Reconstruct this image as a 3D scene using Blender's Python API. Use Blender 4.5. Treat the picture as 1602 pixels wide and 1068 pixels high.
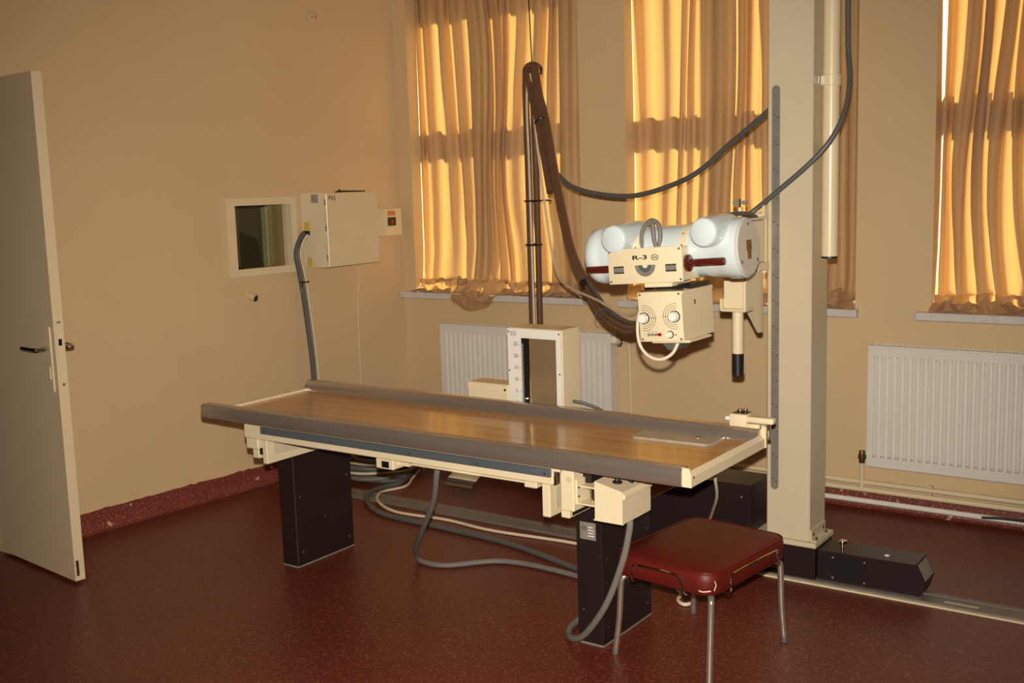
import bpy, bmesh, math, random
from mathutils import Vector, Matrix, noise
random.seed(7)
PI = math.pi
for o in list(bpy.data.objects): bpy.data.objects.remove(o)
S = bpy.context.scene
COL = S.collection

# ------------------------------------------------------------------ camera
F, YAW, PITCH, ROLL = 1726.68, -0.6137, 0.1412, -0.0298
CAM = Vector((4.391, -5.1105, 1.5653))
fw = Vector((math.sin(YAW), math.cos(YAW), 0)); rt = Vector((math.cos(YAW), -math.sin(YAW), 0)); up = Vector((0, 0, 1))
f2 = fw*math.cos(PITCH) - up*math.sin(PITCH); u2 = up*math.cos(PITCH) + fw*math.sin(PITCH)
r3 = rt*math.cos(ROLL) + u2*math.sin(ROLL); u3 = u2*math.cos(ROLL) - rt*math.sin(ROLL)
cd = bpy.data.cameras.new('camera'); cam = bpy.data.objects.new('camera', cd); COL.objects.link(cam)
cd.sensor_width = 36; cd.lens = F/1602*36; cd.clip_start = 0.05
cam.matrix_world = Matrix(((r3.x, u3.x, -f2.x, CAM.x), (r3.y, u3.y, -f2.y, CAM.y), (r3.z, u3.z, -f2.z, CAM.z), (0, 0, 0, 1)))
S.camera = cam
# ------------------------------------------------------------------ light
w = bpy.data.worlds.new('sky'); S.world = w; w.use_nodes = True
bg = w.node_tree.nodes['Background']; bg.inputs[0].default_value = (.72, .86, 1, 1); bg.inputs[1].default_value = .6
def light(name, kind, loc, energy, color, aim=None):
    l = bpy.data.lights.new(name, kind); o = bpy.data.objects.new(name, l); COL.objects.link(o)
    l.energy = energy; l.color = color; o.location = loc
    if aim is not None: o.rotation_euler = Vector(aim).to_track_quat('-Z', 'Y').to_euler()
    return o
sun = light('sun', 'SUN', (3, 4, 5), 20, (1, .90, .74), (-.60, -.68, -.37)); sun.data.angle = .05
# the camera's pop-up flash, 10 cm above the lens
fl = light('flash', 'SPOT', CAM + u3*.10, 780, (1, .92, .80), f2-u3*.07)
fl.data.spot_size = math.radians(80); fl.data.spot_blend = 1.0; fl.data.shadow_soft_size = .018
vs = S.view_settings; vs.view_transform = 'Standard'; vs.look = 'None'; vs.gamma = 1; vs.exposure = 0; vs.use_curve_mapping = False

# ------------------------------------------------------------------ materials
def lin(r, g, b):
    f = lambda c: (c/255/12.92) if c/255 <= .04045 else ((c/255+.055)/1.055)**2.4
    return (f(r), f(g), f(b), 1)
def mat(name, col, rough=.5, metal=0, var=.06, vscale=6, bump=0, bscale=60, coat=0, stretch=(1, 1, 1), specks=None, col2=None, spec=.5):
    m = bpy.data.materials.new(name); m.use_nodes = True; nt = m.node_tree; N = nt.nodes; L = nt.links
    b = N['Principled BSDF']; b.inputs['Roughness'].default_value = rough; b.inputs['Metallic'].default_value = metal
    b.inputs['Coat Weight'].default_value = coat; b.inputs['Coat Roughness'].default_value = .08
    b.inputs['Specular IOR Level'].default_value = spec
    tc = N.new('ShaderNodeTexCoord'); mp = N.new('ShaderNodeMapping'); mp.inputs['Scale'].default_value = stretch
    L.new(tc.outputs['Object'], mp.inputs['Vector'])
    no = N.new('ShaderNodeTexNoise'); no.inputs['Scale'].default_value = vscale; no.inputs['Detail'].default_value = 5
    L.new(mp.outputs[0], no.inputs['Vector'])
    rp = N.new('ShaderNodeValToRGB'); L.new(no.outputs['Fac'], rp.inputs[0])
    c2 = col2 if col2 else tuple(min(1, c*(1+var)) for c in col[:3])+(1,)
    c1 = col if col2 else tuple(c*(1-var) for c in col[:3])+(1,)
    rp.color_ramp.elements[0].color = c1; rp.color_ramp.elements[0].position = .3
    rp.color_ramp.elements[1].color = c2; rp.color_ramp.elements[1].position = .7
    out = rp.outputs[0]
    for (sc, lo, hi, c) in (specks or []):
        n2 = N.new('ShaderNodeTexNoise'); n2.inputs['Scale'].default_value = sc; n2.inputs['Detail'].default_value = 1
        L.new(tc.outputs['Object'], n2.inputs['Vector'])
        mr = N.new('ShaderNodeMapRange'); mr.inputs[1].default_value = lo; mr.inputs[2].default_value = hi
        L.new(n2.outputs['Fac'], mr.inputs[0])
        mx = N.new('ShaderNodeMix'); mx.data_type = 'RGBA'; L.new(mr.outputs[0], mx.inputs[0]); L.new(out, mx.inputs[6]); mx.inputs[7].default_value = c
        out = mx.outputs[2]
    L.new(out, b.inputs['Base Color'])
    if bump:
        n3 = N.new('ShaderNodeTexNoise'); n3.inputs['Scale'].default_value = bscale; n3.inputs['Detail'].default_value = 3
        L.new(mp.outputs[0], n3.inputs['Vector'])
        bp = N.new('ShaderNodeBump'); bp.inputs['Strength'].default_value = bump; bp.inputs['Distance'].default_value = .01
        L.new(n3.outputs['Fac'], bp.inputs['Height']); L.new(bp.outputs[0], b.inputs['Normal'])
    return m
M = {}
M['wall'] = mat('wall_paint', lin(212, 184, 143), .45, var=.04, vscale=1.6, bump=.05, bscale=40, spec=.35)
M['ceil'] = mat('ceiling_paint', lin(215, 205, 185), .8)
M['floor'] = mat('red_linoleum', lin(97, 39, 27), .40, var=.10, vscale=2.2, bump=.02, bscale=120, spec=.4,
                 specks=[(95, .60, .68, lin(128, 66, 48)), (70, .62, .72, lin(80, 33, 24)), (130, .67, .73, lin(168, 116, 90))])
M['skirt'] = mat('red_skirting', lin(112, 50, 40), .45, var=.12, vscale=9, specks=[(150, .60, .68, lin(180, 118, 94)), (18, .70, .76, lin(205, 170, 150))])
M['cream'] = mat('cream_enamel', lin(222, 205, 170), .32, var=.025, vscale=5, spec=.45)
M['cream2'] = mat('cream_column_enamel', lin(200, 186, 157), .38, var=.02, vscale=3, spec=.4)
M['door'] = mat('door_paint', lin(222, 200, 164), .42, var=.03, vscale=2, stretch=(1, 1, .4))
M['rad'] = mat('radiator_enamel', lin(222, 216, 206), .35, var=.02)
M['white'] = mat('white_panel', lin(228, 222, 212), .3, var=.015)
M['sill'] = mat('sill_stone', lin(205, 198, 192), .5, var=.06, vscale=20)
M['tube'] = mat('pale_blue_enamel', lin(205, 215, 216), .18, var=.015, coat=.6)
M['tubecap'] = mat('grey_cap', lin(196, 192, 182), .3, var=.03)
M['dark'] = mat('dark_brown_enamel', lin(36, 25, 25), .38, var=.12, vscale=7, spec=.4)
M['black'] = mat('black_plastic', lin(24, 22, 22), .4)
M['steel'] = mat('rolled_steel', lin(196, 182, 168), .25, .8, var=.08, vscale=8, stretch=(.3, 6, 6))
M['chrome'] = mat('chrome', lin(214, 210, 204), .12, 1, var=.03)
M['alu'] = mat('grey_aluminium_track', lin(128, 120, 112), .5, .4, var=.10, vscale=5)
M['strip'] = mat('blue_grey_rubber', lin(80, 85, 89), .5, var=.08)
M['wood'] = mat('wood_laminate', lin(178, 128, 72), .24, var=.0, vscale=3.2, stretch=(.5, 7, 7), col2=lin(202, 152, 94), coat=.2, bump=.02, bscale=20)
M['maroon'] = mat('maroon_grip', lin(82, 26, 18), .2, coat=.4)
M['leather'] = mat('red_leatherette', lin(94, 22, 16), .46, var=.12, vscale=9, bump=.12, bscale=30, col2=lin(82, 22, 14), spec=.3)
M['cable'] = mat('grey_cable', lin(112, 106, 100), .5, var=.06)
M['cabled'] = mat('dark_grey_cable', lin(86, 84, 82), .5, var=.08)
M['cablebr'] = mat('brown_cable_sleeve', lin(98, 68, 50), .42, var=.12, vscale=12)
M['cablew'] = mat('cream_cable', lin(214, 198, 172), .45, var=.04)
M['plate'] = mat('zinc_label', lin(158, 152, 142), .4, .4, var=.12, vscale=60)
M['cass'] = mat('worn_grey_plate', lin(176, 168, 152), .4, .3, var=.12, vscale=25)
M['brass'] = mat('dull_brass', lin(120, 98, 66), .35, .8)
M['red'] = mat('red_button', lin(150, 24, 18), .3)
M['yellow'] = mat('yellow_sticker', lin(214, 178, 80), .5)
M['brownlab'] = mat('brown_label', lin(126, 92, 56), .4, .3, var=.25, vscale=70)
M['ink'] = mat('black_ink', lin(30, 26, 24), .6)
M['greyink'] = mat('grey_ink', lin(96, 92, 88), .6)
M['orange'] = mat('orange_label', lin(196, 128, 74), .5)
M['ruler'] = mat('grey_ruler', lin(138, 132, 122), .4, .3, var=.06, vscale=20)
M['frame'] = mat('window_paint', lin(225, 222, 212), .45)
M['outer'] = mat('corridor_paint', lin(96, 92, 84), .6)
M['mirror'] = mat('tan_reflection_plate', lin(172, 148, 112), .16, .55, var=.04)  # tan base colour stands in for the surroundings reflected in the plate
def glass(name, tint, k):
    m = bpy.data.materials.new(name); m.use_nodes = True; nt = m.node_tree; N = nt.nodes; L = nt.links
    N.remove(N['Principled BSDF']); out = N['Material Output']
    t = N.new('ShaderNodeBsdfTransparent'); t.inputs[0].default_value = tint
    g = N.new('ShaderNodeBsdfGlossy'); g.inputs['Roughness'].default_value = .02
    fr = N.new('ShaderNodeLayerWeight'); fr.inputs[0].default_value = .5
    pw = N.new('ShaderNodeMath'); pw.operation = 'POWER'; L.new(fr.outputs['Facing'], pw.inputs[0]); pw.inputs[1].default_value = 4
    mu = N.new('ShaderNodeMath'); mu.operation = 'MULTIPLY_ADD'; L.new(pw.outputs[0], mu.inputs[0]); mu.inputs[1].default_value = .7; mu.inputs[2].default_value = k
    mx = N.new('ShaderNodeMixShader'); L.new(mu.outputs[0], mx.inputs[0]); L.new(t.outputs[0], mx.inputs[1]); L.new(g.outputs[0], mx.inputs[2])
    L.new(mx.outputs[0], out.inputs[0]); return m
M['glass'] = glass('window_glass', (.96, .98, .97, 1), .03)
M['lead'] = glass('lead_glass', (.84, .84, .72, 1), .04)
def cloth(name, dif, tra, mixf):
    m = bpy.data.materials.new(name); m.use_nodes = True; nt = m.node_tree; N = nt.nodes; L = nt.links
    N.remove(N['Principled BSDF']); out = N['Material Output']
    tc = N.new('ShaderNodeTexCoord'); mp = N.new('ShaderNodeMapping'); mp.inputs['Scale'].default_value = (9, 9, 1.4); L.new(tc.outputs['Object'], mp.inputs[0])
    no = N.new('ShaderNodeTexNoise'); no.inputs['Scale'].default_value = 1.6; no.inputs['Detail'].default_value = 4; L.new(mp.outputs[0], no.inputs[0])
    bp = N.new('ShaderNodeBump'); bp.inputs['Strength'].default_value = .35; bp.inputs['Distance'].default_value = .012; L.new(no.outputs['Fac'], bp.inputs['Height'])
    rp = N.new('ShaderNodeValToRGB'); L.new(no.outputs['Fac'], rp.inputs[0])
    rp.color_ramp.elements[0].color = tuple(c*.92 for c in dif[:3])+(1,); rp.color_ramp.elements[1].color = dif
    a = N.new('ShaderNodeBsdfPrincipled'); L.new(rp.outputs[0], a.inputs['Base Color']); a.inputs['Roughness'].default_value = .55
    a.inputs['Sheen Weight'].default_value = .15; L.new(bp.outputs[0], a.inputs['Normal'])
    t = N.new('ShaderNodeBsdfTranslucent'); t.inputs[0].default_value = tra; L.new(bp.outputs[0], t.inputs['Normal'])
    mx = N.new('ShaderNodeMixShader'); mx.inputs[0].default_value = mixf; L.new(a.outputs[0], mx.inputs[1]); L.new(t.outputs[0], mx.inputs[2])
    L.new(mx.outputs[0], out.inputs[0]); return m
M['curtain'] = cloth('gold_satin_curtain', lin(184, 144, 102), lin(246, 196, 110), .20)

# ------------------------------------------------------------------ mesh helpers
ORG = {}
def V(*a): return Vector(a)
class B:
    def __init__(s): s.bm = bmesh.new()
    def box(s, lo, hi, bev=0, seg=1, rot=None, piv=None):
        lo = Vector(lo); hi = Vector(hi); c = (lo+hi)/2; d = hi-lo
        r = bmesh.ops.create_cube(s.bm, size=1); vs_ = r['verts']
        for v in vs_: v.co = Vector((v.co.x*d.x, v.co.y*d.y, v.co.z*d.z)) + c
        if bev:
            es = {e for v in vs_ for e in v.link_edges}
            r = bmesh.ops.bevel(s.bm, geom=list(es), offset=min(bev, .45*min(abs(d.x), abs(d.y), abs(d.z))), segments=seg, affect='EDGES', profile=.5)
            vs_ = list({v for f in r['faces'] for v in f.verts} | {v for v in vs_ if v.is_valid})
        if rot is not None:
            p = Vector(piv) if piv is not None else c
            for v in vs_: v.co = rot @ (v.co-p) + p
        return s
    def ring(s, c, a, b, r, n): return [s.bm.verts.new(c + a*math.cos(2*PI*i/n)*r + b*math.sin(2*PI*i/n)*r) for i in range(n)]
    def skin(s, rings, cap=True):
        n = len(rings[0])
        for A, Bq in zip(rings, rings[1:]):
            for i in range(n): s.bm.faces.new((A[i], A[(i+1) % n], Bq[(i+1) % n], Bq[i]))
        if cap: s.bm.faces.new(rings[0][::-1]); s.bm.faces.new(rings[-1])
        return s
    def cyl(s, p, q, r, n=20, r2=None, bev=0):
        p = Vector(p); q = Vector(q); r2 = r if r2 is None else r2
        L = (q-p).length
        if bev: return s.lathe(p, q, [(0, r-bev), (bev*.3, r-bev*.3), (bev, r), (L-bev, r2), (L-bev*.3, r2-bev*.3), (L, r2-bev)], n)
        return s.lathe(p, q, [(0, r), (L, r2)], n)
    def lathe(s, p, q, prof, n=24):
        p = Vector(p); q = Vector(q); ax = (q-p).normalized(); a = ax.orthogonal().normalized(); b = ax.cross(a)
        return s.skin([s.ring(p+ax*t, a, b, max(r, 1e-4), n) for t, r in prof])
    def tube(s, pts, r, n=8, smooth=6, radii=None):
        P = [Vector(p) for p in pts]
        if smooth and len(P) > 2: P = crom(P, smooth)
        t = (P[1]-P[0]).normalized(); a = t.orthogonal().normalized(); rings = []
        for i, p in enumerate(P):
            t2 = (P[min(i+1, len(P)-1)]-P[max(i-1, 0)]).normalized()
            if t2.length < .5: t2 = t
            a = t.rotation_difference(t2) @ a; a = (a - t2*a.dot(t2)).normalized(); t = t2
            rings.append(s.ring(p, a, t.cross(a), r, n))
        return s.skin(rings)
    def prism(s, poly, d):      # poly: list of 3D points (planar); d: extrusion vector
        d = Vector(d); A = [s.bm.verts.new(Vector(p)) for p in poly]; Bv = [s.bm.verts.new(Vector(p)+d) for p in poly]; n = len(A)
        s.bm.faces.new(A[::-1]); s.bm.faces.new(Bv)
        for i in range(n): s.bm.faces.new((A[i], A[(i+1) % n], Bv[(i+1) % n], Bv[i]))
        return s
    def torus(s, c, ax, R_, r, a0=0, a1=2*PI, n=24, m=6, ref=None):
        c = Vector(c); ax = Vector(ax).normalized(); a = Vector(ref).normalized() if ref else ax.orthogonal().normalized(); b = ax.cross(a)
        full = abs(a1-a0-2*PI) < 1e-6; rings = []
        for i in range(n if full else n+1):
            t = a0+(a1-a0)*i/n; d = a*math.cos(t)+b*math.sin(t); rings.append(s.ring(c+d*R_, d, ax, r, m))
        if full:
            rings.append(rings[0]); return s.skin(rings, False)
        return s.skin(rings)
    def done(s, name, material, parent=None, ang=35):
        o = mkobj(name, s.bm, material, parent, ang); return o
def crom(P, k):
    out = []
    Q = [P[0]*2-P[1]] + P + [P[-1]*2-P[-2]]
    for i in range(1, len(Q)-2):
        p0, p1, p2, p3 = Q[i-1:i+3]
        for j in range(k):
            t = j/k
            out.append(.5*((2*p1) + (p2-p0)*t + (2*p0-5*p1+4*p2-p3)*t*t + (3*p1-p0-3*p2+p3)*t**3))
    out.append(P[-1]); return out
def mkobj(name, bm, material, parent=None, ang=35):
    bmesh.ops.recalc_face_normals(bm, faces=bm.faces)
    og = ORG.get(parent.name, Vector()) if parent else Vector()
    me = bpy.data.meshes.new(name)
    if parent is None:
        bb = [v.co for v in bm.verts]; og = Vector(((min(v.x for v in bb)+max(v.x for v in bb))/2, (min(v.y for v in bb)+max(v.y for v in bb))/2, min(v.z for v in bb)))
    for v in bm.verts: v.co -= og
    bm.to_mesh(me); bm.free()
    me.polygons.foreach_set('use_smooth', [True]*len(me.polygons)); me.set_sharp_from_angle(angle=math.radians(ang))
    me.materials.append(material)
    o = bpy.data.objects.new(name, me); COL.objects.link(o)
    if parent: o.parent = parent
    else: o.location = og
    ORG[o.name] = og
    return o
def thing(name, label, cat, loc, group=None):
    o = bpy.data.objects.new(name, None); COL.objects.link(o); o.location = loc; o.empty_display_size = .05
    ORG[o.name] = Vector(loc); tag(o, label, cat, group); return o
def tag(o, label, cat, group=None):
    o['label'] = label; o['category'] = cat
    if group: o['group'] = group
    return o
def struct(o, label=None):
    o['kind'] = 'structure'
    if label: o['label'] = label
    return o
def sempty(name, loc, label=None):
    o = bpy.data.objects.new(name, None); COL.objects.link(o); o.location = loc; ORG[o.name] = Vector(loc); return struct(o, label)
def text(name, body, size, pos, right, upv, material, parent, sx=1.0, bold=0, align='CENTER'):
    cu = bpy.data.curves.new(name, 'FONT'); cu.body = body; cu.size = size; cu.extrude = .0004; cu.align_x = align; cu.align_y = 'CENTER'; cu.offset = bold
    t = bpy.data.objects.new(name, cu); COL.objects.link(t); bpy.context.view_layer.update()
    me = bpy.data.meshes.new_from_object(t.evaluated_get(bpy.context.evaluated_depsgraph_get()))
    bpy.data.objects.remove(t)
    right = Vector(right).normalized(); upv = Vector(upv).normalized(); nn = right.cross(upv); og = ORG[parent.name]
    for v in me.vertices: v.co = Vector(pos) + right*v.co.x*sx + upv*v.co.y + nn*v.co.z - og
    me.materials.clear(); me.materials.append(material)
    o = bpy.data.objects.new(name, me); COL.objects.link(o); o.parent = parent; ORG[o.name] = og; return o
def screw(pos, n, parent, r=.004, m='steel', name='screw'):
    p = Vector(pos); n = Vector(n).normalized()
    return B().lathe(p-n*.002, p+n*.003, [(0, r), (.003, r), (.005, r*.5)], 10).done(name, M[m], parent)
SL = .0652                      # the left wall runs a little out of square: x = SL*y
def LW(y, d=0, z=0): return Vector((SL*y+d, y, z))

# ================================================================== THE SETTING
struct(B().box((-2.2, -6.3, -.1), (6.4, 0.02, 0)).done('floor', M['floor']), 'red-brown speckled linoleum floor')
struct(B().box((-2.2, -6.3, 3.05), (6.4, .3, 3.15)).done('ceiling', M['ceil']))
WIN = [(.095, 1.27), (1.55, 2.757), (3.10, 4.30)]; ZS, ZH = .925, 2.66
b = B(); xs = -.02
for x0, x1 in WIN: b.box((xs, 0, 0), (x0, .33, 3.05)); b.box((x0, 0, 0), (x1, .33, ZS-.02)); b.box((x0, 0, ZH), (x1, .33, 3.05)); xs = x1
b.box((xs, 0, 0), (6.3, .33, 3.05))
struct(b.done('wall_far', M['wall']), 'tan painted wall with three curtained windows')
def wl(b, y0, y1, z0, z1, t=.2): b.prism([LW(y0, 0, z0), LW(y1, 0, z0), LW(y1, 0, z1), LW(y0, 0, z1)], (-t, 0, 0))
b = B(); OW = (-1.235, -.84, 1.155, 1.51)     # observation window opening y0,y1,z0,z1
wl(b, OW[1], .0, 0, 3.05); wl(b, -2.53, OW[0], 0, 3.05); wl(b, OW[0], OW[1], 0, OW[2]); wl(b, OW[0], OW[1], OW[3], 3.05)
wl(b, -3.42, -2.53, 2.08, 3.05); wl(b, -6.3, -3.42, 0, 3.05)
struct(b.done('wall_left', M['wall']), 'tan painted wall with small observation window')
struct(B().box((6.3, -6.3, 0), (6.4, .33, 3.05)).done('wall_right', M['wall']))
struct(B().box((-2.2, -6.4, 0), (6.4, -6.3, 3.05)).done('wall_back', M['wall']))
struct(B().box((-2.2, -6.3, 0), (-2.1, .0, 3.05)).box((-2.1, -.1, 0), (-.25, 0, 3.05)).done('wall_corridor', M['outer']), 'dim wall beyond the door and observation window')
# skirting: red linoleum turned up the wall, chipped along its top edge
def skirting(name, pf, n, h, t, label):
    bm = bmesh.new(); rows = []
    for i in range(n+1):
        p, nn = pf(i/n); hh = h*(1+.05*noise.noise(Vector((i*.37, 2.2, 0)))+(.06 if noise.noise(Vector((i*.9, 7, 0))) > .3 else 0))
        rows.append([bm.verts.new(p+nn*(t*5)), bm.verts.new(p+nn*(t*2.2)+V(0, 0, .008)), bm.verts.new(p+nn*t+V(0, 0, .028)), bm.verts.new(p+nn*t+V(0, 0, hh)), bm.verts.new(p+V(0, 0, hh+.003)), bm.verts.new(p)])
    for A, C in zip(rows, rows[1:]):
        for j in range(6): bm.faces.new((A[j], A[(j+1) % 6], C[(j+1) % 6], C[j]))
    bm.faces.new(rows[0]); bm.faces.new(rows[-1][::-1])
    return struct(mkobj(name, bm, M['skirt']), label)
skirting('baseboard_left', lambda t: (LW(-.02-2.5*t), V(1, 0, 0)), 90, .10, .006, 'red speckled skirting with chipped upper edge')
skirting('baseboard_far', lambda t: (V(.02+6.2*t, 0, 0), V(0, -1, 0)), 120, .085, .006, 'red speckled skirting behind the heating pipes')
# sills
for i, (x0, x1) in enumerate([(.0, 1.293), (1.505, 2.775), (3.035, 4.40)]):
    a, c = WIN[i]
    struct(B().box((x0+.003, -.045, .906), (x1, -.001, .944), .004).box((a, -.002, .906), (c, .24, .944)).done('trim_%d' % (i+1), M['sill']), 'pale stone window sill')
# windows behind the curtains
for i, (x0, x1) in enumerate(WIN):
    e = sempty('window_%d' % (i+1), (x0, .2, ZS), 'white framed window behind gold curtain')
    y0, y1 = .235, .29; z0, z1, xm, zt = .944, ZH, (x0+x1)/2, 1.88
    B().box((x0, y0, z0), (x0+.06, y1, z1)).box((x1-.06, y0, z0), (x1, y1, z1)).box((x0+.06, y0, z0), (x1-.06, y1, z0+.06)).box((x0+.06, y0, z1-.06), (x1-.06, y1, z1)).done('window_frame', M['frame'], e)
    B().box((xm-.05, y0-.01, z0+.06), (xm+.05, y1, z1-.06)).done('mullion', M['frame'], e)
    for xa, xb in ((x0+.06, xm-.05), (xm+.05, x1-.06)):
        B().box((xa, y0-.01, zt-.065), (xb, y1, zt+.065)).done('transom', M['frame'], e)
        B().box((xa, .26, z0+.06), (xb, .265, zt-.065)).done('pane', M['glass'], e)
        B().box((xa, .26, zt+.065), (xb, .265, z1-.06)).done('pane', M['glass'], e)
# observation window
e = sempty('window_4', LW(-1.04, 0, 1.155), 'small square observation window with cream frame in left wall')
def lbox(b, y0, y1, z0, z1, d0, d1): return b.prism([LW(y0, d0, z0), LW(y1, d0, z0), LW(y1, d0, z1), LW(y0, d0, z1)], (d1-d0, 0, 0))
def lframe(y0, y1, z0, z1, wd, d0, d1):
    b = B(); lbox(b, y0, y1, z1-wd, z1, d0, d1); lbox(b, y0, y1, z0, z0+wd, d0, d1); lbox(b, y0, y0+wd, z0+wd, z1-wd, d0, d1); lbox(b, y1-wd, y1, z0+wd, z1-wd, d0, d1); return b
lframe(-1.315, -.80, 1.10, 1.575, .052, -.001, .004).done('surround', M['wall'], e)
lframe(-1.275, -.83, 1.13, 1.535, .038, -.02, .022).done('window_frame', M['cream'], e)
b = B(); lbox(b, OW[0], OW[1], OW[2], OW[3], -.09, -.078); b.done('pane', M['lead'], e)
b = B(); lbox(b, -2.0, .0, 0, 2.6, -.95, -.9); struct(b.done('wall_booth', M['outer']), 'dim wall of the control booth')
struct(B().box((-.62, -.56, .85), (-.56, -.12, 1.75), .01).done('trim_4', M['frame']), 'pale panel added in the control booth to imitate a reflection in the pane')  # added panel, stands in for the pale reflection on the observation pane
# door leaf, standing open
hinge = V(-.215, -2.545, 0); free = V(.418, -2.612, 0)
dv = (free-hinge).normalized(); nv = V(-dv.y, dv.x, 0)     # nv points to +y
if nv.y < 0: nv = -nv
dz0, dz1, TH = .015, 2.05, .042
e = sempty('door_1', hinge, 'cream painted door standing open')
def dbox(b, s0, s1, n0, n1, z0, z1): return b.prism([hinge+dv*s0+nv*n0+V(0, 0, z0), hinge+dv*s1+nv*n0+V(0, 0, z0), hinge+dv*s1+nv*n1+V(0, 0, z0), hinge+dv*s0+nv*n1+V(0, 0, z0)], (0, 0, z1-z0))
DL = (free-hinge).length
dbox(B(), 0, DL, 0, TH, dz0, dz1).done('leaf', M['door'], e)
lp = dbox(B(), DL-.001, DL+.002, .012, .032, .82, 1.085).done('lock_plate', M['cream'], e)
dbox(B(), DL+.0015, DL+.003, .015, .029, .985, 1.012).done('latch', M['black'], lp)
dbox(B(), DL+.0015, DL+.0028, .014, .030, 1.074, 1.083).done('latch', M['plate'], lp)
dbox(B(), DL+.0015, DL+.0028, .016, .028, .822, .834).done('latch', M['plate'], lp)
bo = dbox(B(), DL-.001, DL+.002, .006, .018, .035, .10).done('floor_bolt', M['chrome'], e)
dbox(B(), DL+.001, DL+.006, .009, .014, .055, .078).done('bolt_knob', M['black'], bo)
for sgn in (-1, 1):
    n0 = 0 if sgn < 0 else TH
    hp = dbox(B(), DL-.062, DL-.028, n0 if sgn > 0 else -.006, n0+.006 if sgn > 0 else 0, .80, 1.06).done('handle_plate', M['cream'], e)
    q = hinge+dv*(DL-.045)+nv*n0+V(0, 0, .972)
    B().tube([q, q+nv*sgn*.045, q+nv*sgn*.055-dv*.015, q+nv*sgn*.055-dv*.12], .009, 10, 4).done('lever', M['chrome'], hp)
    dbox(B(), DL-.052, DL-.040, n0+(.006 if sgn > 0 else -.010), n0+(.010 if sgn > 0 else -.006), .85, .90).done('keyhole_cover', M['cream'], hp)
# door jamb
b = B()
for y0, y1 in ((-3.42, -3.40),):
    lbox(b, y0, y1, 0, 2.06, -.2, -.03)
lbox(b, -3.42, -2.53, 2.06, 2.08, -.2, -.0); struct(b.done('trim_5', M['door']), 'cream door frame in left wall')

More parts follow.
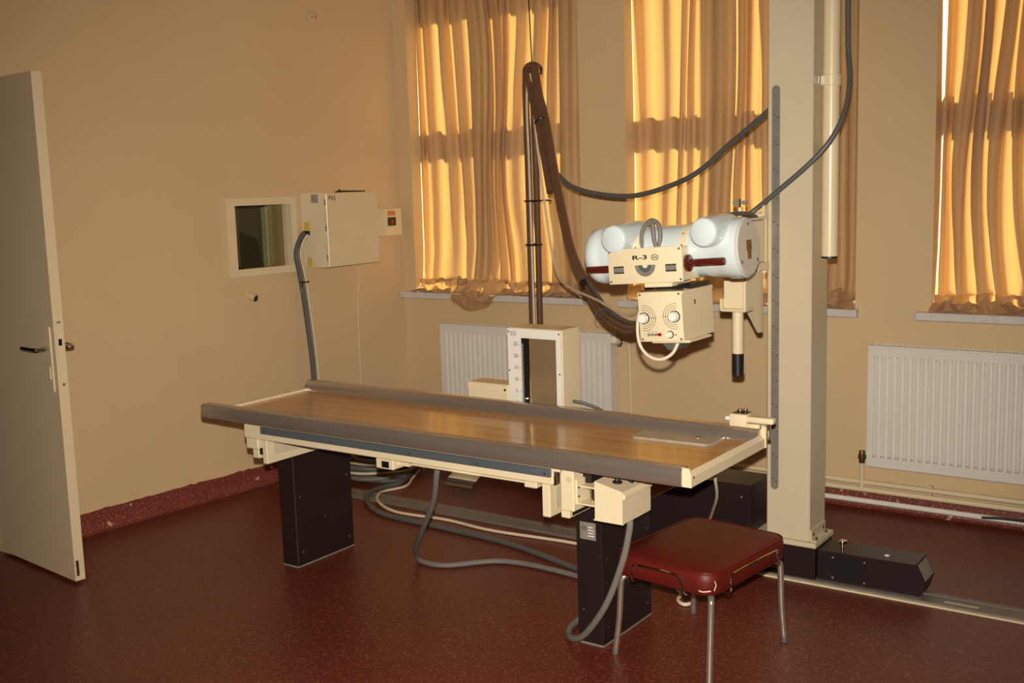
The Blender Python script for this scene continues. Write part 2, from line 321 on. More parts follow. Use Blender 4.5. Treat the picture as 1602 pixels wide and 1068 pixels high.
# ================================================================== CURTAINS
def curtain(x0, x1, seed, label, xl_top=None, droop=None, folds=8):
    # each height is a meander (sine-generated curve), so the cloth doubles back on itself in real folds
    rnd = random.Random(seed); PER = 56; NX, NZ, NB = folds*PER, 84, 44
    ph = [rnd.uniform(0, 2*PI) for _ in range(8)]; bm = bmesh.new(); rows = []
    ztop, zb = 2.95, 1.022
    wl_ = [rnd.uniform(.55, 1.5) for _ in range(folds+1)]; am = [rnd.uniform(.72, 1.30) for _ in range(folds*2+2)]
    def row(zr):
        ts = []
        x = y = 0; X = [0]; Y = [0]
        for i in range(NX):
            k = i//PER; t = 2*PI*(i+.5)/PER; q = (i+.5)/PER*2; q0 = int(q); fr_ = q-q0
            A = am[q0]*(1-fr_)+am[q0+1]*fr_
            om = math.radians(99)*A*(.92+.16*math.sin(zr*2.5+ph[k % 8])) * (1-.26*zr**5)
            w_ = om*math.sin(t+.35*math.sin(zr*3+ph[(k+3) % 8])) + .35*noise.noise(Vector((i*.055, zr*2.2, seed)))
            f_ = (i+.5)/PER-k; ds = wl_[k]*(1-f_)+wl_[k+1]*f_
            x += math.cos(w_)*ds; y += math.sin(w_)*ds; X.append(x); Y.append(y)
        n_ = len(X); sl = (Y[-1]-Y[0])/n_; Y = [v-sl*i for i, v in enumerate(Y)]; m_ = sum(Y)/n_
        # remove slow drift so that the folds stay in one plane
        out = []; acc = [0]
        for v in Y: acc.append(acc[-1]+v)
        for i, v in enumerate(Y):
            lo_, hi_ = max(0, i-PER//2), min(n_, i+PER//2); out.append(v-(acc[hi_]-acc[lo_])/(hi_-lo_))
        xs_ = (x1-x0)/X[-1]
        return [v/X[-1] for v in X], [v*xs_*.66 for v in out]
    zb_u = zb_y = None
    for j in range(NZ+NB+1):
        rw = []
        if j <= NZ:
            zr = j/NZ; U_, Y_ = row(zr); z = ztop+(zb-ztop)*zr; xl = x0 if xl_top is None else xl_top+(x0-xl_top)*zr**1.5
            for i in range(NX+1):
                x = xl+(x1-xl)*min(1, max(0, U_[i])); y = .105+max(-.085, min(.085, Y_[i]))
                y += .010*noise.noise(Vector((x*6, z*5, seed+3)))*max(0, zr-.5)*2; zz = z
                if zr > .86:
                    k = (zr-.86)/.14; y -= .030*k*k*(.7+.6*noise.noise(Vector((x*9, 1, seed)))); zz += .018*k*noise.noise(Vector((x*11, z*8, seed+9)))
                rw.append(bm.verts.new((x, y, zz)))
            last = [tuple(v.co) for v in rw]
        else:
            s = (j-NZ)/NB
            for i in range(NX+1):
                u = i/NX; bx, by, bz = last[i]; xb = bx*(1-s)+(x0+(x1-x0)*u)*s
                nz = noise.noise(Vector((xb*13, s*2.5+by*8, seed+20))); n2 = noise.noise(Vector((xb*27, s*5+by*8, seed+40)))
                lump = .5+.5*noise.noise(Vector((xb*4, 3, seed)))
                n3 = noise.noise(Vector((xb*48, s*9+by*20, seed+60))); k3 = min(1, s*4)
                y = by*(1-s)**1.5 + (-.010-.034*lump)*(1-(1-s)**1.5) + (.036*nz + .018*n2 + .007*n3 + .020*math.sin(s*PI*4+4*lump+3*nz))*k3
                zz = bz - (bz-.944)*s**.8 + (.034*math.sin(s*PI*3.2+3*nz+ph[7])*(.4+lump) + .022*n2 + .008*n3)*math.sin(PI*min(1, s*1.1))
                y = max(y, -.075)
                zz = max(zz, .9452); x = min(x1, max(x0, xb+.014*n2*math.sin(PI*s)))
                if droop:
                    wgt = max(0, 1-abs((xb-droop[0])/droop[1])**2.2)
                    if wgt > 0 and s > .35:
                        q = (s-.35)/.65; y = y*(1-wgt*min(1, q*2.5)) + (-.062-.02*math.sin(PI*q)+.012*n2)*wgt*min(1, q*2.5)
                        zz = zz - (max(0, q-.25)/.75)*wgt*.095 + .008*nz*wgt
                rw.append(bm.verts.new((x, min(y, .19), zz)))
        rows.append(rw)
    for A, C in zip(rows, rows[1:]):
        for i in range(NX): bm.faces.new((A[i], A[i+1], C[i+1], C[i]))
    return tag(mkobj('curtain', bm, M['curtain'], None, 180), label, 'curtain', 'gold satin curtains')
curtain(.097, 1.268, 3, 'gold satin curtain whose crumpled hem droops over the sill beside the room corner', droop=(.55, .19), folds=12)
curtain(1.552, 2.754, 11, 'gold satin curtain hanging behind the machine head and the column', folds=13)
curtain(3.105, 4.29, 23, 'gold satin curtain pulled aside from the reveal above the wide ribbed radiator', xl_top=3.126, folds=10)

# ================================================================== RADIATORS AND PIPES
def radiator(x0, x1, z0, z1, label):
    e = thing('radiator', label, 'radiator', ((x0+x1)/2, -.06, z0), 'ribbed panel radiators'); yf = -.085
    bm = bmesh.new(); prof = [(x0, yf)]; n = int((x1-x0-.06)/.0335); st = (x1-x0-.05)/n
    for i in range(n):
        c = x0+.025+st*(i+.5)
        for dx, dd in ((-.42, 0), (-.30, -.009), (.12, -.009), (.24, 0)): prof.append((c+dx*st, dd))
    za, zb = z0+.045, z1-.045
    A = []; zs = [z0, za-.01, za, za+.014, zb-.014, zb, zb+.01, z1]
    for z in zs:
        k = 0 if z <= za or z >= zb else 1
        A.append([bm.verts.new((x0, yf, z))]+[bm.verts.new((x, yf+d*k, z)) for x, d in prof[1:]]+[bm.verts.new((x1, yf, z))])
    for R0, R1 in zip(A, A[1:]):
        for i in range(len(R0)-1): bm.faces.new((R0[i], R0[i+1], R1[i+1], R1[i]))
    body = mkobj('front_panel', bm, M['rad'], e, 25)
    B().box((x0, yf-.001, z1-.012), (x1, yf+.012, z1), .003).box((x0, yf-.001, z0), (x1, yf+.012, z0+.012), .003).box((x0, yf-.001, z0+.012), (x0+.008, yf+.012, z1-.012)).box((x1-.008, yf-.001, z0+.012), (x1, yf+.012, z1-.012)).done('panel_edge', M['rad'], body)
    B().box((x0+.004, yf+.05, z0+.01), (x1-.004, yf+.066, z1-.01)).done('rear_panel', M['rad'], e)
    for xa in (x0+.002, x1-.006): B().box((xa, yf+.012, z0+.02), (xa+.004, yf+.066, z1)).done('side_cover', M['rad'], e)
    g = B().box((x0, yf+.012, z1-.006), (x1, yf+.016, z1)).box((x0, yf+.062, z1-.006), (x1, yf+.066, z1)); k = int((x1-x0)/.012)
    for i in range(k): x = x0+.006+(x1-x0-.012)*i/k; g.box((x, yf+.016, z1-.006), (x+.004, yf+.062, z1-.002))
    g.done('top_grille', M['rad'], e)['kind'] = 'stuff'
    for x in (x0+.12, x1-.12): B().box((x-.012, yf+.066, z0+.06), (x+.012, -.001, z1-.06)).done('wall_bracket', M['rad'], e)
    return e, yf
r1, yf = radiator(.335, 1.49, .20, .768, 'shorter white ribbed radiator under the curtain beside the room corner')
B().cyl((.335, -.05, .74), (.320, -.05, .74), .012, 12).done('bleed_plug', M['brass'], r1)
v = B().cyl((1.49, -.055, .725), (1.545, -.055, .725), .011, 12).cyl((1.525, -.055, .74), (1.525, -.055, .70), .013, 12).done('valve', M['brass'], r1)
B().cyl((1.525, -.07, .728), (1.525, -.125, .745), .020, 16, bev=.004).done('valve_knob', M['white'], v)
B().tube([(1.545, -.055, .725), (1.575, -.055, .715), (1.582, -.05, .68), (1.582, -.045, .3), (1.582, -.05, .135)], .008, 10).done('feed_pipe', M['cream'], r1)
r2, yf = radiator(2.846, 4.22, .22, .788, 'long white ribbed radiator above the cream heating pipes')
v = B().cyl((2.846, -.055, .255), (2.80, -.055, .255), .010, 12).cyl((2.816, -.055, .225), (2.816, -.055, .285), .014, 12, bev=.003).done('valve', M['brass'], r2)
B().cyl((2.816, -.055, .225), (2.816, -.052, .10), .010, 12).done('feed_pipe', M['cream'], r2)
B().cyl((2.846, -.05, .765), (2.836, -.05, .765), .010, 12).done('bleed_plug', M['brass'], r2)
for z, lab in ((.131, 'upper cream heating pipe running along the wall under the radiator'), (.096, 'lower cream heating pipe running along the wall just above the white conduit')):
    p = thing('heating_pipe', lab, 'pipe', (1.6, -.04, z), 'cream heating pipes')
    B().tube([(1.5, -.045, z), (3, -.045, z), (4.6, -.045, z), (6.0, -.045, z)], .0125, 12, 0).done('pipe', M['cream'], p)
    for x in (1.9, 3.12, 4.4): B().box((x-.008, -.032, z-.016), (x+.008, -.0, z+.016)).done('pipe_clip', M['cream'], p)
tag(B().tube([(1.2, -.06, .045), (3, -.06, .045), (6.0, -.06, .045)], .0125, 10, 0).done('cable_conduit', M['white']), 'white conduit lying along the foot of the red skirting', 'conduit')
tag(B().tube([(3.36, -.10, .055), (3.46, -.095, .062), (3.6, -.1, .058), (3.9, -.12, .012)], .006, 8).done('black_cable', M['black']), 'short black cable draped over the white conduit', 'cable')

# ================================================================== LEFT WALL FITTINGS
cb = thing('electrical_cabinet', 'cream metal cabinet marked PV2 on the wall beside the observation window', 'cabinet', LW(-.55, .08, 1.14))
def lb2(y0, y1, z0, z1, xw, xf, bev=.003): return B().box((xw, y0, z0), (xf, y1, z1), bev)
B().prism([LW(-.775, .001, 1.145), V(.105, -.755, 1.145), V(.105, -.345, 1.145), LW(-.345, .001, 1.145)], (0, 0, .405)).done('body', M['cream'], cb)
d = lb2(-.755, -.345, 1.147, 1.548, .106, .122).done('door', M['cream'], cb)
text('lettering', 'PV2', .034, (.1225, -.71, 1.52), (0, 1, 0), (0, 0, 1), M['ink'], d)
for z in (1.2, 1.36, 1.5): B().cyl((.112, -.757, z-.015), (.112, -.757, z+.015), .004, 8).done('hinge', M['steel'], d)
screw((.122, -.362, 1.17), (1, 0, 0), d); screw((.122, -.362, 1.525), (1, 0, 0), d)
def cside(t, z, w_, h, m_, nm, th=.0015):       # on the near side face (runs from wall to front)
    p0 = LW(-.775, 0); p1 = V(.105, -.755, 0); dirv = (p1-p0).normalized(); nn = V(dirv.y, -dirv.x, 0); c = p0+(p1-p0)*t+V(0, 0, z)
    return B().prism([c-dirv*w_/2-V(0, 0, h/2), c+dirv*w_/2-V(0, 0, h/2), c+dirv*w_/2+V(0, 0, h/2), c-dirv*w_/2+V(0, 0, h/2)], nn*th).done(nm, M[m_], cb)
cside(.6, 1.52, .045, .045, 'plate', 'rating_plate'); cside(.2, 1.37, .038, .05, 'yellow', 'warning_sticker'); cside(.25, 1.175, .03, .05, 'yellow', 'warning_sticker')
cside(.2, 1.335, .04, .022, 'black', 'cable_gland', .012)
B().tube([(.0, -.56, 1.55), (.02, -.55, 1.556), (.05, -.50, 1.555), (.08, -.4, 1.553)], .004, 6).done('loose_wire', M['black'], cb)
B().prism([(.05, -.60, 1.55), (.05, -.56, 1.55), (.05, -.58, 1.567)], (.01, 0, 0)).done('lifting_eye', M['black'], cb)
sw = thing('switch_box', 'small cream switch box with dark red window next to the curtain', 'switch', LW(-.13, .03, 1.29))
B().prism([LW(-.215, .001, 1.288), V(.045, -.205, 1.288), V(.045, -.05, 1.288), LW(-.05, .001, 1.288)], (0, 0, .157)).done('body', M['cream'], sw)
B().box((.0455, -.175, 1.345), (.049, -.105, 1.395)).done('red_window', M['black'], sw)
B().box((.0455, -.172, 1.405), (.048, -.11, 1.432)).done('sticker', M['orange'], sw)
B().cyl((.049, -.14, 1.37), (.051, -.14, 1.37), .012, 14).done('indicator', M['red'], sw)
st = thing('pipe_stub', 'short round pipe stub poking out of the wall below the observation window', 'pipe', LW(-1.155, .0, 1.0))
B().cyl(LW(-1.165, -.02, 1.03), LW(-1.15, .035, 1.012), .022, 18).done('stub', M['wall'], st)
B().cyl(LW(-1.15, .035, 1.012), LW(-1.1497, .0365, 1.0117), .017, 18).done('bore', M['black'], st)
hole = thing('wall_socket', 'round painted-over socket high on the wall beside the corner', 'socket', LW(-.62, .0, 2.47))
B().cyl(LW(-.62, -.0, 2.5), LW(-.62, .008, 2.5), .035, 20, bev=.003).done('cover', M['wall'], hole)
for dy in (-.012, .012): B().cyl(LW(-.62+dy, .008, 2.5), LW(-.62+dy, .009, 2.5), .004, 8).done('pin_hole', M['black'], hole)
# cable run from the cabinet to the floor
hb = thing('cable_run', 'grey and white cables tied together dropping from the PV2 cabinet to the floor', 'cable', (.0, -.79, 0))
g0 = [(-.025, -.788, 1.335), (-.03, -.83, 1.29), (-.03, -.855, 1.22), (-.025, -.84, 1.12), (-.02, -.82, .95), (-.005, -.80, .6), (.0, -.80, .25), (.03, -.80, .03), (.14, -.78, .016)]
B().tube(g0, .013, 10).done('grey_cable', M['cabled'], hb)
B().tube([(x+.018, y+.02, z) for x, y, z in g0], .007, 8).done('white_cable', M['cablew'], hb)
B().tube([(x+.004, y+.03, z) for x, y, z in g0], .009, 8).done('grey_cable', M['cable'], hb)
B().torus((-.016, -.818, 1.07), (0, 0, 1), .026, .004).tube([(-.0, -.845, 1.07), (.01, -.86, 1.05), (.008, -.87, 1.01)], .003, 6).done('cable_tie', M['black'], hb)
tw = [V(.02, -.42, 1.145), V(.01, -.40, 1.10), LW(-.395, .006, .9), LW(-.40, .006, .6), LW(-.40, .006, .12)]
tag(B().tube(tw, .003, 6).done('thin_wire', M['cablew']), 'thin cream wire hanging down the wall under the PV2 cabinet door', 'wire')

# ================================================================== X-RAY TABLE
T = thing('x_ray_table', 'long wooden-topped x-ray table with steel rails on two dark legs', 'table', (1.9, -1.95, 0))
B().box((.875, -2.19, .672), (2.965, -1.70, .690), .002).done('tabletop', M['wood'], T)
rail = [(-2.236, .664), (-2.240, .672), (-2.238, .712), (-2.232, .720), (-2.222, .722), (-2.214, .717), (-2.206, .722), (-2.196, .720), (-2.176, .692), (-2.176, .664)]
fr = B().prism([(.812, y, z) for y, z in rail], (2.153, 0, 0)).done('front_rail', M['steel'], T, 50)
brl = [(-1.700, .664), (-1.704, .692), (-1.682, .726), (-1.672, .730), (-1.648, .730), (-1.642, .720), (-1.642, .664)]
br = B().prism([(.852, y, z) for y, z in brl], (2.125, 0, 0)).done('back_rail', M['steel'], T, 50)
er = B().prism([(2.962, -2.228, .664), (2.992, -2.228, .664), (2.992, -2.228, .694), (2.978, -2.228, .708), (2.962, -2.228, .697)], (0, .57, 0)).done('end_rail', M['cream'], T, 20)
B().prism([(2.962, -2.232, .664), (2.994, -2.232, .664), (2.994, -2.232, .70), (2.986, -2.232, .722), (2.962, -2.232, .722)], (0, .006, 0)).done('end_cap', M['cream'], er)
B().prism([(2.966, -1.668, .664), (2.996, -1.668, .664), (2.996, -1.668, .735), (2.982, -1.668, .742), (2.972, -1.668, .70)], (0, .008, 0)).done('end_cap', M['cream'], er)
screw((2.994, -2.215, .692), (1, 0, 0), er); screw((2.996, -1.664, .71), (1, 0, 0), er)
B().prism([(.878, -2.18, .664), (.878, -2.18, .700), (.860, -2.18, .702), (.852, -2.18, .664)], (0, .48, 0)).done('end_rail', M['cream'], T, 20)
for x, y in ((1.02, -2.13), (1.30, -2.145)): B().cyl((x, y, .690), (x, y, .6915), .012, 16).done('screw_hole', M['black'], T)
# carriage frame under the top
B().box((1.02, -2.15, .60), (2.6, -1.74, .664), .004).done('underframe', M['dark'], T)
B().box((1.032, -2.212, .60), (2.492, -2.15, .664), .003).box((2.488, -2.212, .646), (2.53, -2.15, .664), .002).box((2.522, -2.212, .60), (2.572, -2.15, .664), .003).done('front_beam', M['cream'], T)
sp = B().box((1.135, -2.222, .627), (2.490, -2.211, .655), .002).done('guide_strip', M['strip'], T)
for x in (1.16, 1.52, 1.9, 2.2, 2.47): screw((x, -2.222, .638), (0, -1, 0), sp, .004, 'black')
B().box((1.032, -2.205, .555), (1.10, -2.12, .602), .004).done('beam_foot', M['cream'], T)
B().box((1.062, -2.200, .518), (1.098, -2.12, .556), .003).done('latch_block', M['cream'], T)
B().box((1.098, -2.196, .535), (1.118, -2.13, .56)).done('latch_window', M['black'], T)
def hanger(x0, x1, y1, z0, z1, nm):
    o = B().box((x0, -2.205, z0), (x1, y1, z1), .003).done(nm, M['cream'], T); return o
h = hanger(1.124, 1.150, -1.86, .502, .602, 'tray_bracket')
B().prism([(1.151, -2.17, .590), (1.151, -2.17, .535), (1.151, -1.90, .525), (1.151, -1.90, .590)], (.0012, 0, 0)).done('inset_panel', M['cream2'], h)
h = hanger(2.445, 2.476, -1.90, .487, .602, 'tray_bracket')
B().box((2.4765, -2.17, .51), (2.4775, -1.95, .58)).done('inset_panel', M['cream2'], h)
B().box((2.522, -2.212, .522), (2.572, -2.10, .602), .003).done('beam_drop', M['cream'], T)
h = B().box((2.520, -2.208, .497), (2.552, -2.06, .524), .002).done('beam_foot', M['cream'], T)
B().box((2.5525, -2.19, .502), (2.5535, -2.06, .520)).done('slot', M['black'], h)
B().cyl((2.556, -2.212, .628), (2.556, -2.215, .628), .010, 16).done('plug', M['cream2'], T)
B().box((2.489, -2.205, .60), (2.500, -2.18, .66)).done('strip_stop', M['chrome'], T)
# readout box under the beam
ro = B().box((1.722, -2.205, .560), (1.806, -2.09, .600), .004).done('readout_box', M['cream'], T)
B().box((1.752, -2.2065, .567), (1.786, -2.204, .590)).done('display', M['black'], ro)
B().box((1.806, -2.18, .575), (1.86, -2.13, .600)).done('mount', M['cream'], ro)
lb = B().box((1.885, -2.195, .586), (2.40, -2.175, .598), .003).done('cassette_bar', M['cream'], T)
B().box((2.375, -2.205, .577), (2.425, -2.165, .600), .003).done('end_clip', M['cream'], lb)
B().cyl((1.93, -2.185, .575), (1.93, -2.185, .586), .009, 12).done('thumb_screw', M['chrome'], lb)
# chrome cassette handle: a curved sheet
bm = bmesh.new(); g = []
for i in range(9):
    t = i/8; y = -2.175-.075*t; z = .596-.040*t*t-.006*math.sin(PI*t)
    g.append([bm.verts.new((2.07+.12*k, y, z)) for k in (0, .5, 1)]+[bm.verts.new((2.07+.12*k, y, z-.003)) for k in (1, .5, 0)])
for A, C in zip(g, g[1:]):
    for k in range(6): bm.faces.new((A[k], A[(k+1) % 6], C[(k+1) % 6], C[k]))
bm.faces.new(g[0]); bm.faces.new(g[-1][::-1])
ch = mkobj('cassette_handle', bm, M['chrome'], T)
B().cyl((2.075, -2.185, .596), (2.185, -2.185, .598), .008, 12).done('pivot', M['chrome'], ch)
# control box
cbx = B().prism([(2.648, -2.210, .507), (2.748, -2.210, .507), (2.748, -2.210, .612), (2.648, -2.210, .634)], (0, .185, 0)).done('control_box', M['cream'], T)
B().box((2.645, -2.2125, .507), (2.7515, -2.2095, .511)).done('box_lip', M['cream'], cbx)
B().prism([(2.748, -2.205, .606), (2.757, -2.205, .598), (2.757, -2.205, .590), (2.748, -2.205, .586)], (0, .175, 0)).done('hood_edge', M['cream'], cbx)
B().lathe((2.70, -2.155, .622), (2.70, -2.155, .652), [(0, .016), (.006, .016), (.008, .009), (.024, .007), (.028, .004)], 16).done('rotary_knob', M['black'], cbx)
B().cyl((2.675, -2.11, .627), (2.675, -2.11, .645), .008, 12).done('push_button', M['black'], cbx)
B().cyl((2.665, -2.135, .629), (2.665, -2.135, .638), .006, 12).done('push_button', M['red'], cbx)
B().cyl((2.725, -2.11, .616), (2.725, -2.11, .635), .008, 12).done('push_button', M['black'], cbx)
bk = B().box((2.572, -2.20, .545), (2.578, -2.08, .625), .001).box((2.578, -2.20, .545), (2.65, -2.08, .551), .002).box((2.578, -2.19, .60), (2.65, -2.06, .606), .002).done('swivel_bracket', M['cream'], T)
B().cyl((2.612, -2.16, .551), (2.612, -2.16, .60), .006, 12).done('spindle', M['chrome'], bk)
b = B(); pts = [(2.612+.009*math.cos(t*.9), -2.16+.009*math.sin(t*.9), .553+.045*t/40) for t in range(41)]; b.tube(pts, .0018, 6, 0).done('spring', M['chrome'], bk)
for z in (.57, .60): screw((2.578, -2.19, z), (1, 0, 0), bk, .004, 'black')
# legs
for (x0, x1, y0, y1) in ((.982, 1.072, -2.0, -1.66), (2.468, 2.568, -2.035, -1.69)):
    lg = B().box((x0, y0, 0), (x1, y1, .601), .002).done('leg', M['dark'], T)
    B().box((x0-.001, y0-.001, 0), (x1+.001, y1+.001, .006)).done('foot_seal', M['plate'], lg)
    for y, z in ((y0+.03, .06), (y0+.03, .30), (y0+.02, .57), (y1-.03, .05), (y1-.03, .33), ((y0+y1)/2, .18)): screw((x1, y, z), (1, 0, 0), lg, .005, 'chrome')
    if x0 > 2:
        np_ = B().box((2.484, y0-.002, .372), (2.545, y0, .432)).done('rating_plate', M['plate'], lg)
        screw((2.49, y0-.0, .12), (0, -1, 0), lg, .004, 'chrome'); screw((2.556, y0, .435), (0, -1, 0), lg, .003, 'chrome')
# cable from control box
B().tube([(2.735, -2.14, .508), (2.735, -2.145, .47), (2.71, -2.15, .36), (2.64, -2.14, .20), (2.53, -2.10, .06), (2.45, -2.06, .02), (2.40, -1.98, .015), (2.38, -1.86, .013)], .011, 10).done('control_cable', M['cable'], T)
B().tube([(1.935, -2.10, .60), (1.915, -2.095, .53), (1.85, -2.04, .41), (1.70, -1.93, .25), (1.53, -1.78, .10), (1.455, -1.68, .02), (1.50, -1.70, .012), (1.614, -1.685, .012), (1.80, -1.52, .012), (2.144, -1.52, .012), (2.44, -1.60, .012)], .011, 10).done('supply_cable', M['cable'], T)
tag(B().tube([(2.850, -1.76, .663), (2.848, -1.75, .57), (2.80, -1.63, .46), (2.70, -1.45, .34), (2.60, -1.27, .23), (2.55, -1.13, .18), (2.545, -1.092, .16)], .0055, 8).done('power_cable', M['cablew']), 'white cable hanging from under the table end to the brown cabinet', 'cable')
# loose things on the table
cp = thing('cassette_plate', 'worn grey metal plate with a small hole lying on the tabletop', 'plate', (2.72, -1.775, .690))
B().prism([(2.590, -1.848, .690), (2.858, -1.838, .690), (2.870, -1.80, .690), (2.866, -1.712, .690), (2.850, -1.706, .690), (2.595, -1.708, .690), (2.578, -1.722, .690), (2.574, -1.83, .690)], (0, 0, .008)).done('plate', M['cass'], cp)
B().cyl((2.792, -1.762, .698), (2.792, -1.762, .700), .011, 16).done('hole_rim', M['steel'], cp)
B().cyl((2.792, -1.762, .700), (2.792, -1.762, .7004), .007, 16).done('hole', M['black'], cp)
kc = thing('rail_clamp', 'cream clamp block with steel knob on the rear rail beside the column', 'clamp', (2.92, -1.66, .73))
B().box((2.872, -1.69, .731), (2.935, -1.63, .775), .006, 2).done('block', M['cream'], kc)
B().box((2.93, -1.685, .748), (3.028, -1.655, .769), .006, 2).done('arm', M['cream'], kc)
B().box((2.935, -1.70, .733), (2.985, -1.685, .748), .004, 2).done('lower_arm', M['cream'], kc)
B().cyl((2.872, -1.66, .752), (2.848, -1.66, .752), .008, 12, bev=.002).done('peg', M['white'], kc)
B().box((2.882, -1.68, .775), (2.93, -1.635, .777)).done('top_plate', M['brass'], kc)
B().cyl((2.902, -1.662, .777), (2.902, -1.662, .789), .011, 14, bev=.002).done('knob', M['chrome'], kc)
B().cyl((2.916, -1.652, .777), (2.916, -1.652, .789), .009, 14, bev=.002).done('knob', M['chrome'], kc)
B().box((2.9975, -1.662, .69), (3.007, -1.648, .752), .002).done('hook', M['chrome'], kc)

# ================================================================== LAYER-HEIGHT UNIT behind the table
U = thing('layer_height_unit', 'upright cream box with white scale face numbered to 25 behind the table', 'scale box', (2.02, -1.55, .62))
B().box((1.897, -1.598, .62), (2.150, -1.47, 1.010), .004).done('body', M['cream'], U)
B().box((1.895, -1.637, .605), (2.14, -1.50, .66)).done('mounting_bracket', M['dark'], U)
b = B(); y0, y1 = -1.603, -1.598
b.box((1.899, y0, .972), (2.147, y1, 1.008)).box((1.899, y0, .63), (1.961, y1, .972)).box((2.124, y0, .63), (2.147, y1, .972)); fp = b.done('face_plate', M['white'], U)
for x, z in ((1.905, .995), (2.139, .995), (1.905, .84), (2.139, .84)): screw((x, y0, z), (0, -1, 0), fp, .004, 'greyink')
B().box((1.961, -1.5985, .64), (1.997, -1.5975, .972)).done('slot', M['black'], U)
B().box((1.997, -1.6025, .64), (2.001, -1.597, .972)).done('slot_edge', M['chrome'], U)
B().box((2.001, -1.6005, .64), (2.124, -1.5975, .972)).done('mirror_plate', M['mirror'], U)
t = B()
for i in range(0, 51): t.box((1.9615, -1.5995, .7135+i*.00466-.0006), (1.9615+(.007 if i % 2 else .009), -1.5985, .7135+i*.00466+.0006))
t.done('graduation', M['white'], U)['kind'] = 'stuff'
B().lathe((1.981, -1.598, .732), (1.981, -1.606, .732), [(0, .007), (.004, .007), (.007, .003)], 12).done('pointer_knob', M['chrome'], U)
for k in range(6):
    z = .7135+.0466*k*.998
    text('number', str(5*k), .021, (1.936, -1.6034, z), (1, 0, 0), (0, 0, 1), M['greyink'], fp)
    B().box((1.950, -1.6034, z-.0006), (1.960, -1.603, z+.0006)).done('tick', M['greyink'], fp)
def emblem(c, right, upv, w_, h_, m_, parent, r=.0008):
    c = Vector(c); right = Vector(right).normalized(); upv = Vector(upv).normalized(); b = B(); k = 28
    pts = [c+right*math.cos(2*PI*i/k)*w_+upv*math.sin(2*PI*i/k)*h_ for i in range(k+1)]; b.tube(pts, r, 6, 0)
    for sx in (-1, 1):
        b.tube([c+right*sx*w_*.62+upv*h_*.45, c+right*sx*w_*.18, c+right*sx*w_*.62-upv*h_*.45], r*1.2, 6, 0)
    b.tube([c-right*w_*.4, c+right*w_*.4], r*1.2, 6, 0)
    return b.done('emblem', m_, parent)
emblem((1.927, -1.6036, .988), (1, 0, 0), (0, 0, 1), .014, .009, M['greyink'], fp)
emblem((2.500, -2.0375, .412), (1, 0, 0), (0, 0, 1), .010, .007, M['ink'], np_)
for i in range(4): B().box((2.516, -2.0375, .384+i*.010), (2.540-.004*(i % 2), -2.037, .387+i*.010)).done('print_line', M['white'], np_)
sb = thing('junction_box', 'low cream box beside the upright scale box behind the rear rail', 'box', (1.79, -1.55, .65))
B().box((1.688, -1.598, .64), (1.892, -1.50, .778), .004).done('body', M['cream'], sb)
B().box((1.70, -1.637, .615), (1.88, -1.52, .655)).done('mounting_bracket', M['dark'], sb)
B().cyl((1.875, -1.598, .757), (1.875, -1.5995, .757), .005, 10).done('screw', M['black'], sb)
(B().tube([(2.14, -1.53, .725), (2.19, -1.51, .715), (2.25, -1.47, .68), (2.28, -1.42, .60), (2.26, -1.36, .40), (2.22, -1.30, .20), (2.18, -1.20, .02)], .007, 8).done('outlet_cable', M['cabled'], U))

# ================================================================== FLOOR TRACK
tr = thing('floor_track', 'long grey metal track with cream edging let into the floor behind the table', 'track', (2.6, -1.06, 0))
B().box((.2, -1.105, 0), (5.6, -1.0, .008)).done('base_strip', M['alu'], tr)
B().box((.2, -1.105, .008), (5.6, -1.083, .013)).box((.2, -1.022, .008), (5.6, -1.0, .013)).done('side_lip', M['alu'], tr)
B().box((2.0, -1.118, 0), (5.6, -1.105, .006)).done('edging', M['cream'], tr)
B().box((3.44, -1.083, .008), (3.56, -1.062, .012), .002).done('stop_plate', M['steel'], tr)

# ================================================================== TUBE STAND
K = thing('tube_stand', 'tall cream floor-to-ceiling column with graduated scale on a dark carriage', 'x-ray stand', (2.85, -1.0, .013))
B().box((2.66, -1.10, .014), (2.965, -.90, .138), .004).done('carriage', M['dark'], K)
B().box((2.70, -1.098, .138), (2.967, -.89, .158), .002).done('base_plate', M['cream2'], K)
cl = B().box((2.765, -1.09, .158), (2.940, -.915, 3.05), .004).done('column', M['cream2'], K)
ab = B().box((2.940, -1.082, .158), (2.946, -.925, .205), .001).box((2.946, -1.082, .158), (2.964, -.925, .164), .001).done('angle_bracket', M['cream2'], K)
for y in (-1.06, -.95):
    screw((2.946, y, .185), (1, 0, 0), ab, .009, 'chrome', 'bolt'); B().lathe((2.956, y, .164), (2.956, y, .175), [(0, .008), (.006, .008), (.006, .005), (.011, .005)], 6).done('bolt', M['chrome'], ab)
# motor box
mb = B().prism([(2.972, -1.085, .015), (3.356, -1.085, .015), (3.373, -1.085, .069), (3.340, -1.085, .137), (2.972, -1.085, .133)], (0, .14, 0)).done('drive_housing', M['dark'], K)
pl = B().box((3.03, -1.088, .03), (3.155, -1.085, .118), .001).done('cover_plate', M['black'], mb)
for x in (3.032, 3.153):
    for z in (.033, .113): screw((x, -1.088, z), (0, -1, 0), pl, .004, 'plate')
B().cyl((3.055, -1.045, .134), (3.055, -1.045, .162), .007, 12).cyl((3.055, -1.045, .162), (3.055, -1.045, .174), .018, 18, bev=.003).done('clamp_knob', M['chrome'], mb)
B().lathe((3.22, -1.03, .135), (3.22, -1.03, .139), [(0, .010), (.004, .008)], 16).done('stud', M['white'], mb)
B().prism([(3.3725, -1.07, .075), (3.3445, -1.07, .132), (3.3455, -1.07, .1325), (3.3737, -1.07, .0755)], (0, .11, 0)).done('end_plate', M['plate'], mb)
for y in (-1.07, -.96): screw((3.362, y, .04), (1, 0, -.3), mb, .003, 'chrome')
